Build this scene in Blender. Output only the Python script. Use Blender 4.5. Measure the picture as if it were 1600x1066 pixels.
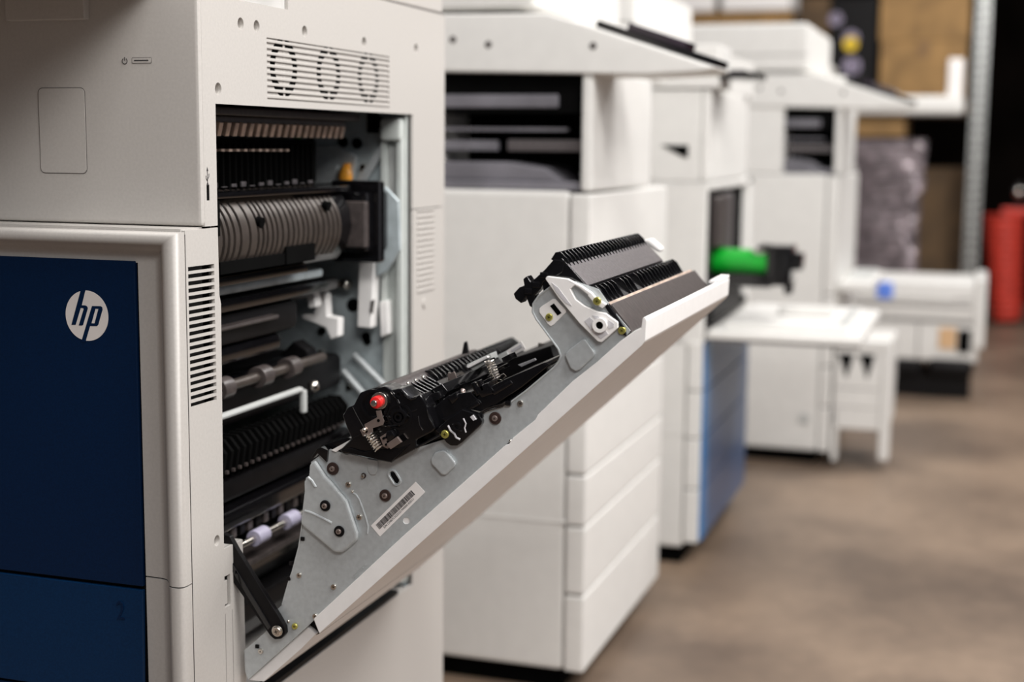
import bpy, bmesh, math, random
from mathutils import Vector, Matrix
from mathutils.geometry import tessellate_polygon
random.seed(7)
for o in list(bpy.data.objects): bpy.data.objects.remove(o)
SC = bpy.context.scene
COL = SC.collection

# ------------------------------------------------------------------ camera
F, VX, H0, ROLL, CH = 2222.0, 1540.0, 228.0, 0.0097, 1.05
PITCH = -math.atan((533-H0)/F)
YAW = math.atan((VX-800)/math.hypot(F, 533-H0))
FW = Vector((-math.sin(YAW)*math.cos(PITCH), math.cos(YAW)*math.cos(PITCH), math.sin(PITCH)))
RT = Vector((math.cos(YAW), math.sin(YAW), 0))
UP = RT.cross(FW)
R2 = RT*math.cos(ROLL)+UP*math.sin(ROLL)
U2 = UP*math.cos(ROLL)-RT*math.sin(ROLL)
CP = Vector((0, 0, CH))
cam = bpy.data.cameras.new('camera'); camo = bpy.data.objects.new('camera', cam); COL.objects.link(camo)
m = Matrix.Identity(4)
for i in range(3):
    m[i][0], m[i][1], m[i][2], m[i][3] = R2[i], U2[i], -FW[i], CP[i]
camo.matrix_world = m
cam.sensor_width = 36; cam.lens = 36*F/1600; cam.clip_start = .05; cam.clip_end = 60
cam.dof.use_dof = True; cam.dof.focus_distance = 1.54; cam.dof.aperture_fstop = 2.7
SC.camera = camo
# ------------------------------------------------------------------ light
SC.view_settings.view_transform = 'Standard'; SC.view_settings.look = 'None'
SC.view_settings.gamma = 1; SC.view_settings.exposure = 0.0
w = bpy.data.worlds.new('world'); SC.world = w; w.use_nodes = True
w.node_tree.nodes['Background'].inputs[0].default_value = (.95, .93, 1.0, 1)
wn_ = w.node_tree; tcw = wn_.nodes.new('ShaderNodeTexCoord'); dotn = wn_.nodes.new('ShaderNodeVectorMath'); dotn.operation = 'DOT_PRODUCT'
dotn.inputs[1].default_value = (.55, .35, .75)            # ambient graded by direction, added to dim the near copier's front
mrw = wn_.nodes.new('ShaderNodeMapRange'); mrw.inputs[1].default_value = -.6; mrw.inputs[2].default_value = .9; mrw.inputs[3].default_value = .04; mrw.inputs[4].default_value = .42
wn_.links.new(tcw.outputs['Generated'], dotn.inputs[0]); wn_.links.new(dotn.outputs['Value'], mrw.inputs[0]); wn_.links.new(mrw.outputs[0], wn_.nodes['Background'].inputs[1])
def area(loc, target, sx, sy, power, col=(1, .972, .94)):
    l = bpy.data.lights.new('ceiling_or_fill_light', 'AREA'); l.shape = 'RECTANGLE'; l.size = sx; l.size_y = sy
    l.energy = power; l.color = col
    o = bpy.data.objects.new('ceiling_or_fill_light', l); COL.objects.link(o); o.location = loc
    o.rotation_euler = (Vector(target)-Vector(loc)).to_track_quat('-Z', 'Y').to_euler()
    return o
area((2.1, .7, 3.0), (-.7, 1.8, .8), 1.6, .7, 66)
area((1.5, 2.8, 3.4), (-.9, 3.2, .6), 1.6, .8, 80)
area((.5, 1.0, 3.4), (-.6, 2.8, .5), 1.2, .6, 62)
area((.9, -1.0, 2.7), (-.7, 1.5, .8), 1.0, .6, 42)  # unseen fill lamp, added to brighten faces turned towards the camera
area((.8, 5.6, 3.6), (-.5, 6.2, .5), 1.6, .8, 125)

# ------------------------------------------------------------------ helpers
def onY(px, py, y):           # a pixel of the photograph read on the plane y = const
    d = FW+(px-800)/F*R2-(py-533)/F*U2; t = y/d.y; p = CP+t*d; return (p.x, p.z)
def onX(px, py, x):
    d = FW+(px-800)/F*R2-(py-533)/F*U2; t = x/d.x; p = CP+t*d; return (p.y, p.z)

def material(name, col, rough=.5, metal=0, spec=.5, noise=0, nscale=40, bump=0, col2=None, emit=0, coat=0, aniso=0):
    m = bpy.data.materials.new(name); m.use_nodes = True
    nt = m.node_tree; b = nt.nodes['Principled BSDF']
    b.inputs['Base Color'].default_value = (*col, 1); b.inputs['Roughness'].default_value = rough
    b.inputs['Metallic'].default_value = metal; b.inputs['Specular IOR Level'].default_value = spec
    b.inputs['Coat Weight'].default_value = coat
    if noise or bump:
        tc = nt.nodes.new('ShaderNodeTexCoord'); n = nt.nodes.new('ShaderNodeTexNoise')
        n.inputs['Scale'].default_value = nscale; n.inputs['Detail'].default_value = 6
        nt.links.new(tc.outputs['Object'], n.inputs['Vector'])
        if noise:
            r = nt.nodes.new('ShaderNodeMix'); r.data_type = 'RGBA'
            c2 = col2 or tuple(min(1, c*(1+noise)) for c in col)
            c1 = col if col2 else tuple(c*(1-noise) for c in col)
            r.inputs[6].default_value = (*c1, 1); r.inputs[7].default_value = (*c2, 1)
            rm = nt.nodes.new('ShaderNodeMapRange'); rm.inputs[1].default_value = .35; rm.inputs[2].default_value = .65
            nt.links.new(n.outputs['Fac'], rm.inputs[0]); nt.links.new(rm.outputs[0], r.inputs[0])
            nt.links.new(r.outputs[2], b.inputs['Base Color'])
        if bump:
            bp = nt.nodes.new('ShaderNodeBump'); bp.inputs['Strength'].default_value = bump; bp.inputs['Distance'].default_value = .002
            nt.links.new(n.outputs['Fac'], bp.inputs['Height']); nt.links.new(bp.outputs['Normal'], b.inputs['Normal'])
    if emit:
        b.inputs['Emission Color'].default_value = (*col, 1); b.inputs['Emission Strength'].default_value = emit
    return m
WHITE = material('white_plastic', (.49, .468, .442), .42, noise=.03, nscale=300, bump=.03)
WARM = material('warm_white_plastic', (.66, .62, .575), .45, noise=.02, nscale=60)
CLEAN = material('clean_white_plastic', (.84, .825, .81), .4, noise=.02, nscale=60)
COPW = material('copier_white', (.70, .69, .665), .45, noise=.02, nscale=30)
GREY = material('light_grey_plastic', (.45, .46, .45), .45, noise=.03, nscale=50)
BLUE = material('navy_panel', (.0010, .0125, .046), .42, spec=.2, noise=.12, nscale=500)
BLUE2 = material('mid_blue_panel', (.03, .17, .42), .3, noise=.08, nscale=80)
SLATE = material('slate_blue_panel', (.06, .11, .23), .35, noise=.1, nscale=60)
METAL = material('galvanised_sheet', (.49, .52, .53), .42, metal=.35, noise=.06, nscale=160)
METALD = material('inner_frame_sheet', (.44, .50, .52), .45, metal=.2, noise=.14, nscale=45)
STEEL = material('polished_steel', (.72, .68, .62), .22, metal=1, noise=.05, nscale=90)
COPPER = material('nickel_bracket', (.44, .36, .33), .3, metal=.8, noise=.06, nscale=90)
YELLOW = material('yellow_zinc', (.62, .58, .15), .28, metal=.8, noise=.15, nscale=200)
BLACK = material('gloss_black_plastic', (.0035, .0033, .004), .14, coat=.4, noise=.3, nscale=90)
BLACKM = material('matt_black_plastic', (.0035, .003, .0035), .45, spec=.2, noise=.3, nscale=60)
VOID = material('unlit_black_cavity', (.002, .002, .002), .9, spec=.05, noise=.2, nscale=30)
BROWN = material('dark_brown_plastic', (.055, .045, .043), .35, noise=.2, nscale=120, bump=.15)
FUSER = material('fuser_cover', (.062, .050, .043), .38, metal=.35, noise=.15, nscale=60)
LILAC = material('lilac_roller', (.42, .40, .52), .5, noise=.05, nscale=60)
LINE = material('seam_shadow_gap', (.10, .09, .085), .7, noise=.05, nscale=60)
INK = material('printed_ink', (.03, .028, .03), .6, noise=.1, nscale=400)
LOGOW = material('logo_white', (.74, .70, .67), .4, noise=.02, nscale=60)
PAPER = material('label_paper', (.82, .79, .77), .55, noise=.02, nscale=90)
RED = material('red_plastic', (.75, .02, .02), .3, noise=.1, nscale=60)
REDH = material('red_hose', (.62, .055, .035), .4, noise=.25, nscale=30)
GREEN = material('green_drum', (.0, .33, .02), .35, noise=.1, nscale=10, coat=.3)
AMBER = material('amber_lever', (.65, .28, .03), .4, noise=.2, nscale=60)
CARD = material('cardboard', (.27, .155, .055), .75, noise=.2, nscale=9, bump=.1)
CARDD = material('dark_cardboard', (.085, .05, .022), .8, noise=.3, nscale=7)
WRAP = material('dark_stretch_wrap', (.24, .20, .215), .24, metal=.55, noise=.5, nscale=14, bump=1.0, coat=.5)
GALV = material('galvanised_post', (.42, .43, .42), .3, metal=.75, noise=.35, nscale=60, bump=.4)
STICKER = material('blue_sticker', (.12, .25, .80), .4, noise=.05, nscale=40)
TAN = material('tan_sticker', (.62, .40, .22), .5, noise=.1, nscale=40)
DISPLAY = material('glass_display', (.03, .02, .03), .08, noise=.3, nscale=10, coat=.8)
SILVER = material('silver_guide', (.16, .145, .15), .32, metal=.6, noise=.2, nscale=260)
GREYM = material('smoke_tray', (.16, .155, .175), .3, noise=.15, nscale=12)

class MB:
    def __init__(s, *mats): s.bm = bmesh.new(); s.mats = mats; s.mi = 0
    def _fin(s, old, bev, seg=2):
        bm = s.bm; nf = [f for f in bm.faces if f not in old]
        for f in nf: f.material_index = s.mi
        if bev > 0:
            es = set(e for f in nf for e in f.edges if len(e.link_faces) == 2 and e.calc_face_angle(0) > .5)
            if es: bmesh.ops.bevel(bm, geom=list(es), offset=bev, segments=seg, affect='EDGES', clamp_overlap=True, profile=.5)
            for f in bm.faces:
                if f not in old: f.material_index = s.mi
        return s
    def box(s, x0, x1, y0, y1, z0, z1, bev=0, M=None):
        old = set(s.bm.faces)
        mt = Matrix.Translation(((x0+x1)/2, (y0+y1)/2, (z0+z1)/2)) @ Matrix.Diagonal((abs(x1-x0), abs(y1-y0), abs(z1-z0), 1))
        if M is not None: mt = M @ mt
        bmesh.ops.create_cube(s.bm, size=1, matrix=mt)
        return s._fin(old, bev)
    def prism(s, poly, ax, a, b, bev=0, holes=()):
        old = set(s.bm.faces); bm = s.bm
        def P(p, t):
            if ax == 'y': return (p[0], t, p[1])
            if ax == 'x': return (t, p[0], p[1])
            return (p[0], p[1], t)
        if not holes:
            A = [bm.verts.new(P(p, a)) for p in poly]; B = [bm.verts.new(P(p, b)) for p in poly]
            fs = [bm.faces.new(A), bm.faces.new(B[::-1])]
            n = len(poly)
            for i in range(n): fs.append(bm.faces.new((A[i], B[i], B[(i+1) % n], A[(i+1) % n])))
        else:
            loops = [list(poly)]+[list(h) for h in holes]
            flat = [p for l in loops for p in l]
            tri = tessellate_polygon([[Vector((p[0], p[1], 0)) for p in l] for l in loops])
            A = [bm.verts.new(P(p, a)) for p in flat]; B = [bm.verts.new(P(p, b)) for p in flat]
            fs = []
            for t in tri:
                try: fs.append(bm.faces.new([A[i] for i in t])); fs.append(bm.faces.new([B[i] for i in t][::-1]))
                except ValueError: pass
            k = 0
            for l in loops:
                n = len(l)
                for i in range(n): fs.append(bm.faces.new((A[k+i], B[k+i], B[k+(i+1) % n], A[k+(i+1) % n])))
                k += n
        bmesh.ops.recalc_face_normals(bm, faces=fs)
        return s._fin(old, bev)
    def cyl(s, p0, p1, r, r2=None, seg=20, bev=0):
        old = set(s.bm.faces); p0 = Vector(p0); p1 = Vector(p1); d = p1-p0
        M = Matrix.Translation((p0+p1)/2) @ d.to_track_quat('Z', 'Y').to_matrix().to_4x4()
        bmesh.ops.create_cone(s.bm, cap_ends=True, segments=seg, radius1=r, radius2=r if r2 is None else r2, depth=d.length, matrix=M)
        return s._fin(old, bev)
    def ring(s, c, axis, ro, ri, h, seg=32):
        pts = lambda r: [(r*math.cos(2*math.pi*i/seg), r*math.sin(2*math.pi*i/seg)) for i in range(seg)]
        u = {'x': (1, 2), 'y': (0, 2), 'z': (0, 1)}[axis]; k = {'x': 0, 'y': 1, 'z': 2}[axis]
        O = [(c[u[0]]+p[0], c[u[1]]+p[1]) for p in pts(ro)]; I = [(c[u[0]]+p[0], c[u[1]]+p[1]) for p in pts(ri)]
        return s.prism(O, axis, c[k]-h/2, c[k]+h/2, 0, [I])
    def tube(s, pts, r, seg=8, cap=True):
        old = set(s.bm.faces); pts = [Vector(p) for p in pts]; rows = []; pn = None
        for i, p in enumerate(pts):
            t = (pts[min(i+1, len(pts)-1)]-pts[max(i-1, 0)]).normalized()
            if pn is None: n = t.orthogonal().normalized()
            else:
                n = (pn-t*pn.dot(t)).normalized()
            pn = n; b = t.cross(n)
            rows.append([s.bm.verts.new(p+r*(math.cos(2*math.pi*j/seg)*n+math.sin(2*math.pi*j/seg)*b)) for j in range(seg)])
        for a, b in zip(rows, rows[1:]):
            for j in range(seg): s.bm.faces.new((a[j], a[(j+1) % seg], b[(j+1) % seg], b[j]))
        if cap: s.bm.faces.new(rows[0][::-1]); s.bm.faces.new(rows[-1])
        return s._fin(old, 0)
    def sphere(s, c, r, sc=(1, 1, 1), seg=16):
        old = set(s.bm.faces)
        bmesh.ops.create_uvsphere(s.bm, u_segments=seg, v_segments=max(6, seg//2), radius=r, matrix=Matrix.Translation(c) @ Matrix.Diagonal((*sc, 1)))
        return s._fin(old, 0)
    def mat(s, i): s.mi = i; return s
    def build(s, name, parent=None, ang=35):
        me = bpy.data.meshes.new(name); s.bm.to_mesh(me); s.bm.free()
        for mm in s.mats: me.materials.append(mm)
        me.polygons.foreach_set('use_smooth', [True]*len(me.polygons)); me.set_sharp_from_angle(angle=math.radians(ang))
        o = bpy.data.objects.new(name, me); COL.objects.link(o)
        wn = o.modifiers.new('weighted', 'WEIGHTED_NORMAL'); wn.keep_sharp = True
        if parent is not None:
            o.parent = parent
            if parent.type == 'EMPTY': o.matrix_parent_inverse = Matrix.Translation(-parent.location)
        return o

def thing(name, label, cat, loc, group=None):
    o = bpy.data.objects.new(name, None); COL.objects.link(o); o.location = loc; o.empty_display_size = .1
    o['label'] = label; o['category'] = cat
    if group: o['group'] = group
    return o
def tag(o, label, cat, group=None):
    o['label'] = label; o['category'] = cat
    if group: o['group'] = group
    return o
def circ(c, r, n=20, ry=None): return [(c[0]+r*math.cos(2*math.pi*i/n), c[1]+(ry or r)*math.sin(2*math.pi*i/n)) for i in range(n)]
def rrect(a0, a1, b0, b1, r, n=5):
    out = []
    for cx, cy, s0 in ((a1-r, b1-r, 0), (a0+r, b1-r, 90), (a0+r, b0+r, 180), (a1-r, b0+r, 270)):
        for k in range(n+1):
            t = math.radians(s0+90*k/n); out.append((cx+r*math.cos(t), cy+r*math.sin(t)))
    return out
def rect(a0, a1, b0, b1): return [(a0, b0), (a1, b0), (a1, b1), (a0, b1)]

# ------------------------------------------------------------------ setting
def floor_mat():
    m = bpy.data.materials.new('stained_brown_concrete'); m.use_nodes = True; nt = m.node_tree; b = nt.nodes['Principled BSDF']
    tc = nt.nodes.new('ShaderNodeTexCoord'); n1 = nt.nodes.new('ShaderNodeTexNoise'); n2 = nt.nodes.new('ShaderNodeTexNoise')
    n1.inputs['Scale'].default_value = 1.6; n1.inputs['Detail'].default_value = 5; n2.inputs['Scale'].default_value = 22; n2.inputs['Detail'].default_value = 8
    cr = nt.nodes.new('ShaderNodeValToRGB'); e = cr.color_ramp.elements
    e[0].position = .36; e[0].color = (.135, .095, .068, 1); e[1].position = .62; e[1].color = (.285, .205, .145, 1)
    mx = nt.nodes.new('ShaderNodeMix'); mx.data_type = 'RGBA'; mx.blend_type = 'MULTIPLY'; mx.inputs[0].default_value = .4
    nt.links.new(tc.outputs['Object'], n1.inputs['Vector']); nt.links.new(tc.outputs['Object'], n2.inputs['Vector'])
    nt.links.new(n1.outputs['Fac'], cr.inputs[0]); nt.links.new(cr.outputs[0], mx.inputs[6]); nt.links.new(n2.outputs['Fac'], mx.inputs[7])
    nt.links.new(mx.outputs[2], b.inputs['Base Color']); b.inputs['Roughness'].default_value = .45
    return m
f = MB(floor_mat()).box(-6, 5, -2, 11, -.1, 0).build('floor'); f['kind'] = 'structure'
f = MB(material('dark_warehouse_wall', (.004, .003, .0025), .9, spec=0, noise=.4, nscale=2)).box(-6, 5, 10.4, 10.5, 0, 5).build('wall_back'); f['kind'] = 'structure'

# ================================================================== MACHINE 1
XS, XL, YB = -.79, -1.39, 2.055
m1 = thing('copier', 'large white copier with navy front panel and its side door hanging open', 'copier', (-1.09, 1.69, 0))
YS = lambda px, py: onX(px, py, XS)

# upper side cover with vent window and screw recesses
dimp = [YS(376, 37), YS(401, 41), YS(476, 49), YS(569, 66), YS(650, 76), YS(341, 139)]
vent = (1.487, 1.842, 1.1005, 1.1705)
usb = YS(325, 301)
poly = [(1.343, .9612), (1.3695, .9612), (1.3695, 1.0918), (1.927, 1.0935), (1.927, .9575), (YB, .9575), (YB, 1.2445), (1.541, 1.2445), (1.541, 1.2062), (1.352, 1.2062), (1.352, 1.2445), (1.343, 1.2445)]
holes = [circ(d, .0068, 18) for d in dimp]+[rect(*vent), rect(usb[0]-.0028, usb[0]+.0032, usb[1]-.0085, usb[1]+.0085)]
b = MB(WHITE, LINE, VOID)
b.prism(poly, 'x', XS-.004, XS, 0, holes)
pass
b.mat(0)
for d in dimp:
    b.cyl((XS-.009, d[0], d[1]), (XS-.008, d[0], d[1]), .0075)
    b.ring((XS-.006, d[0], d[1]), 'x', .0074, .0064, .006, 18)
b.mat(2).box(XS-.012, XS-.0005, usb[0]-.0029, usb[0]+.0033, usb[1]-.0086, usb[1]+.0086)
cover = b.build('upper_side_cover', m1)
b = MB(INK)                                         # usb trident
u = YS(324, 276)
b.box(XS, XS+.0003, u[0]-.0005, u[0]+.0005, u[1]-.0075, u[1]+.0065)
b.cyl((XS, u[0], u[1]-.008), (XS+.0003, u[0], u[1]-.008), .0016, seg=12)
b.prism([(u[0]-.0018, u[1]+.006), (u[0]+.0018, u[1]+.006), (u[0], u[1]+.010)], 'x', XS, XS+.0003)
b.tube([(XS+.0002, u[0], u[1]-.003), (XS+.0002, u[0]+.003, u[1]), (XS+.0002, u[0]+.003, u[1]+.003)], .0004, 6)
b.tube([(XS+.0002, u[0], u[1]-.005), (XS+.0002, u[0]-.003, u[1]-.002), (XS+.0002, u[0]-.003, u[1]+.001)], .0004, 6)
b.build('usb_symbol', cover)
# vent: backing, dark fan rings, slats
b = MB(WHITE, VOID)
b.box(XS-.0045, XS-.0022, vent[0]-.004, vent[1]+.004, vent[2]-.004, vent[3]+.004)
b.mat(0).box(XS-.0075, XS-.004, vent[0]-.003, vent[0], vent[2], vent[3]).box(XS-.0075, XS-.004, vent[1], vent[1]+.003, vent[2], vent[3])
grille = b.build('vent_grille', m1)
for px in (446, 516, 578):
    c = YS(px, {446: 106, 516: 115, 578: 122}[px])
    b = MB(VOID, WHITE, BLACKM)
    b.ring((XS-.0024, c[0], c[1]), 'x', .0345, .0225, .0006, 40)
    b.mat(1).box(XS-.0024, XS-.0019, c[0]-.0025, c[0]+.0025, c[1]-.036, c[1]+.036)
    b.build('fan_ring', grille)
n = 10; pit = (vent[3]-vent[2])/n
for k in range(n):
    z = vent[2]+pit*(k+.5)
    MB(WHITE).box(XS-.0024, XS+.0001, vent[0]-.0005, vent[1]+.0005, z-.0019, z+.0016, .0007).build('slat', grille)

# upper back body and top rail
b = MB(WHITE, LINE)
b.prism([(1.545, 1.2455), (YB, 1.2475), (YB, 1.46), (1.545, 1.46)], 'x', XS-.6, XS-.003, .004)
b.mat(1).box(XS-.02, XS-.004, 1.5, YB-.002, 1.243, 1.2478)
b.build('scanner_housing', m1)
# output tray cavity seen through the notch
b = MB(GREY, VOID, CLEAN)
b.box(-1.34, XS-.004, 1.3445, 1.541, 1.193, 1.2045)
b.mat(2).box(-1.34, XS-.0045, 1.541, 1.5445, 1.2045, 1.46).box(-.95, -.948, 1.36, 1.54, 1.2045, 1.46)
b.mat(1).prism([(-.93, 1.3456), (-.80, 1.3456), (-.80, 1.41), (-.93, 1.445)], 'z', 1.2046, 1.2052)
b.build('output_tray', m1)

# upper front cover
FY = 1.337
b = MB(WHITE, LINE)
b.box(XL, XS-.0002, FY, FY+.012, .9612, 1.2445, .005)
b.box(XL, XS-.004, FY+.002, FY+.012, 1.24, 1.46, .002)
ufront = b.build('upper_front_cover', m1)
pc = [onY(59, 137, FY), onY(137, 272, FY)]
b = MB(LINE, WHITE)
x0, x1, z0, z1 = pc[0][0], pc[1][0], pc[1][1], pc[0][1]
b.prism(rrect(x0, x1, z0, z1, .006), 'y', FY-.0003, FY+.001, 0)
b.mat(1).prism(rrect(x0+.0008, x1-.0008, z0+.0008, z1-.0008, .0054), 'y', FY-.0007, FY+.001, .0002)
b.build('access_plate', m1)
a0, a1 = onY(206, 90, FY), onY(237, 99, FY)
b = MB(LINE, WHITE, INK)
b.prism(rrect(a0[0], a1[0], a1[1], a0[1], .001), 'y', FY-.0003, FY+.001)
b.mat(1).prism(rrect(a0[0]+.0006, a1[0]-.0006, a1[1]+.0006, a0[1]-.0006, .0008), 'y', FY-.0006, FY+.001)
zc = (a0[1]+a1[1])/2
b.mat(2).box(a0[0]+.003, a1[0]-.0036, FY-.0008, FY, zc-.0006, zc+.0006)
pb = b.build('power_button', m1)
c = onY(195, 95.5, FY)
b = MB(INK)
pts = [(c[0]+.0031*math.sin(t), FY-.0002, c[1]+.0031*math.cos(t)) for t in [math.radians(35+i*290/16) for i in range(17)]]
b.tube(pts, .00045, 6); b.tube([(c[0], FY-.0002, c[1]+.0005), (c[0], FY-.0002, c[1]+.0042)], .00045, 6)
b.build('power_symbol', pb)
# ledge of the control panel overhanging the front (top left)
l0, l1 = onY(40, 0, FY), onY(140, 31, FY)
b = MB(WHITE, BLACKM)
b.box(l0[0]-.02, l1[0], FY-.010, FY+.001, l1[1], 1.25, .0015)
b.mat(0).prism([(1.337, 1.214), (1.337, 1.30), (1.03, 1.24), (1.03, 1.188), (1.20, 1.200)], 'x', XL, -.835, .006)
b.mat(1).prism([(1.30, 1.296), (1.06, 1.249), (1.06, 1.254), (1.30, 1.301)], 'x', XL+.02, -.93, .001)
b.build('control_panel', m1)

# lower side cover: front column, step, strip under the opening, rear column
def lp(px, py): return YS(px, py)
holesL = []
for k in range(20):
    z = .9182-.1452*k/19
    holesL.append([(1.3068, z-.0024), (1.3605, z-.0030), (1.3605, z+.0018), (1.3068, z+.0024)])
hc = YS(339, 845)
holesL.append(circ(hc, .0062, 18))
la = (1.3700, 1.3830, .530, .5665)
poly = [(1.302, .03), (YB, .03), (YB, .9560), (1.927, .9560), (1.927, .3925), (1.4165, .3925), (1.4125, .5985), (1.3700, .5985), (1.3735, .875), (1.3705, .885), (1.3695, .9590), (1.302, .9590)]
b = MB(WHITE, VOID, LINE)
b.prism(poly, 'x', XS-.004, XS, 0, holesL+[rect(*la)])
b.mat(1).box(XS-.014, XS-.009, 1.302, 1.364, .765, .925)
b.mat(0).cyl((XS-.008, hc[0], hc[1]), (XS-.007, hc[0], hc[1]), .007).ring((XS-.0055, hc[0], hc[1]), 'x', .0068, .0058, .004, 18)
b.mat(0).box(XS-.07, XS-.003, 1.411, 1.4135, .40, .5985).box(XS-.06, XS-.003, 1.369, 1.371, .60, .955)      # return edges
b.box(XS-.09, XS-.003, 1.369, 1.4125, .5965, .5985)
b.mat(2).box(XS-.0003, XS+.00012, 1.3862, 1.3868, .30, .523).box(XS-.0003, XS+.00012, 1.3702, 1.3708, .30, .523)
b.mat(0)
for k in range(15):
    z = .835+.119*k/14; b.box(XS-.001, XS+.0018, 1.944, 2.012, z-.0018, z+.0018, .0008)
b.mat(0).cyl((XS, 1.972, .815), (XS+.002, 1.972, .815), .007, seg=16)
b.mat(2).box(XS-.001, XS+.00015, 1.302, 1.3026, .30, .955)
lower = b.build('lower_side_cover', m1)
MB(BLACKM).box(XS-.02, XS-.0015, 1.425, 1.875, .3925, .3990, .001).build('gap_shade_strip', lower)  # black strip added to draw the shaded gap under the door
b = MB(WHITE, INK)
b.box(XS-.006, XS-.002, 1.3715, 1.380, .532, .560, .0008).mat(1).box(XS-.009, XS-.0065, 1.3700, 1.3830, .530, .5665)
b.build('latch', lower)

# rest of the cabinet
b = MB(WHITE, VOID)
b.box(XL, XL+.01, 1.35, YB, .03, 1.45)                          # far side
b.box(XL, XS-.005, YB-.012, YB-.0005, .03, 1.45)                 # back
b.box(XL, XS-.006, 1.35, YB-.01, .03, .39)                      # paper feed base
b.mat(1).box(XL+.05, XS-.05, 1.37, 2.0, 0, .03)
b.build('cabinet', m1)

# inner frame
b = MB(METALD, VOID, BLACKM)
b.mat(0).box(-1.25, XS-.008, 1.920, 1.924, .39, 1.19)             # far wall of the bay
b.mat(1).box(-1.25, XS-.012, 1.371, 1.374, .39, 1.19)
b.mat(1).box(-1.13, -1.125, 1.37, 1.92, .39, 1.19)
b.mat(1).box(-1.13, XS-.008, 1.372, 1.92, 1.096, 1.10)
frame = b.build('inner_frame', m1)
b = MB(material('pale_green_grey_plastic', (.50, .53, .51), .45, noise=.03, nscale=50), GREY)
b.box(-.832, XS-.0045, 1.914, 1.9195, .40, 1.092, .001)
b.box(-.806, -.797, 1.902, 1.914, .40, 1.06, .002).box(-.831, -.822, 1.905, 1.914, .80, 1.075, .001)
b.box(-.829, -.796, 1.895, 1.914, 1.055, 1.088, .006)
b.mat(1).box(-.822, -.809, 1.9125, 1.9145, .97, 1.045)
b.build('bay_edge_moulding', m1)

# things inside the bay, along the machine
FY0 = lambda px, py, y=1.92: onY(px, py, y)
b = MB(BROWN, CARD, VOID)                                      # upper toothed guide
b.box(-.93, -.842, 1.378, 1.86, 1.082, 1.092, .002)
b.box(-.93, -.85, 1.378, 1.83, 1.066, 1.082, .003)
b.mat(1)
TOOTH = material('beige_guide_teeth', (.55, .42, .34), .35, metal=.3, noise=.3, nscale=60)
b.mats = (BROWN, TOOTH, VOID)
for k in range(24):
    y = 1.38+k*.0185
    b.box(-.852, -.846, y, y+.0095, 1.058, 1.0745, .001, Matrix.Translation((-.848, y, 1.066)) @ Matrix.Rotation(.25, 4, 'Y') @ Matrix.Translation((.848, -y, -1.066)))
    if k < 17: b.box(-.870, -.864, y, y+.008, 1.040, 1.043)
b.build('toothed_guide', m1)
b = MB(VOID, SILVER)                                        # dark belt block
b.box(-1.0, -.875, 1.378, 1.79, .995, 1.056, .006)
for k in range(26):
    y = 1.385+k*.015; b.box(-.878, -.868, y, y+.004, .985, 1.050, .001)
b.mat(1)
for k in range(16):
    y = 1.40+k*.023; b.box(-.869, -.866, y, y+.012, .997, 1.001+.003*math.sin(k*2.1), .001)
b.build('separator_block', m1)
# fuser unit with ribbed cover
b = MB(BLACK)
prof = [(-.99, .985), (-.872, .992), (-.846, .985), (-.832, .962), (-.829, .938), (-.836, .912), (-.852, .893), (-.99, .893)]
b.prism(prof, 'y', 1.376, 1.80, 0)
b.box(-.87, -.835, 1.378, 1.81, .986, .9935, .002).box(-.90, -.845, 1.376, 1.70, .882, .894, .003)
fuser = b.build('fuser_unit', m1)
y = 1.377; k = 0
ws = [.013, .015, .016, .018, .010, .011, .013, .020, .018, .010, .009, .011, .010, .012, .013, .012, .011, .012, .011, .013, .012, .014, .013, .012, .012, .011]
b = MB(FUSER, VOID)
while y < 1.79 and k < len(ws):
    e = .0035
    arc = lambda r_: [(-.880+r_*math.cos(math.radians(t_)), .9395+r_*1.02*math.sin(math.radians(t_))) for t_ in range(84, -50, -9)]
    o2 = arc(.0545)+arc(.0475)[::-1]
    b.mat(0).prism(o2, 'y', y, y+ws[k]-.0035, .0006)
    y += ws[k]+.0022; k += 1
b.mat(1)
for yy, zz in ((1.405, .968), (1.535, .957), (1.72, .970)):
    b.cyl((-.833, yy, zz), (-.8245, yy, zz-.002), .0065, seg=14)
b.box(-.832, -.824, 1.428, 1.434, .945, .985)
b.box(-.842, -.828, 1.44, 1.60, .900, .914).box(-.842, -.826, 1.60, 1.68, .900, .922)
b.build('ribbed_cover', fuser)
b = MB(BLACK, BROWN, METALD)
b.box(-.90, -.812, 1.815, 1.905, .90, .985, .006).box(-.875, -.800, 1.83, 1.85, .885, 1.0, .004)
b.mat(1).box(-.845, -.810, 1.802, 1.818, .908, .972, .003)
b.mat(2).prism([(-.815, .99), (-.795, .97), (-.793, .90), (-.812, .87), (-.83, .86), (-.83, .99)], 'y', 1.885, 1.893, .002)
b.build('fuser_end_block', m1)
b = MB(AMBER, PAPER)
p = FY0(540, 277, 1.90); b.sphere((p[0], 1.90, p[1]), .011, (1, .6, 1.5))
b.box(p[0]-.004, p[0]+.004, 1.90, 1.92, p[1]-.01, p[1]+.02, .001)
b.mat(1).sphere((p[0]-.03, 1.91, p[1]+.006), .007)
b.build('amber_lever', m1)
b = MB(GREEN, METALD); p = FY0(466, 226, 1.86); b.box(p[0]-.006, p[0]+.006, 1.855, 1.862, p[1]-.009, p[1]+.009, .002); b.build('green_tab', m1)
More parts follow.
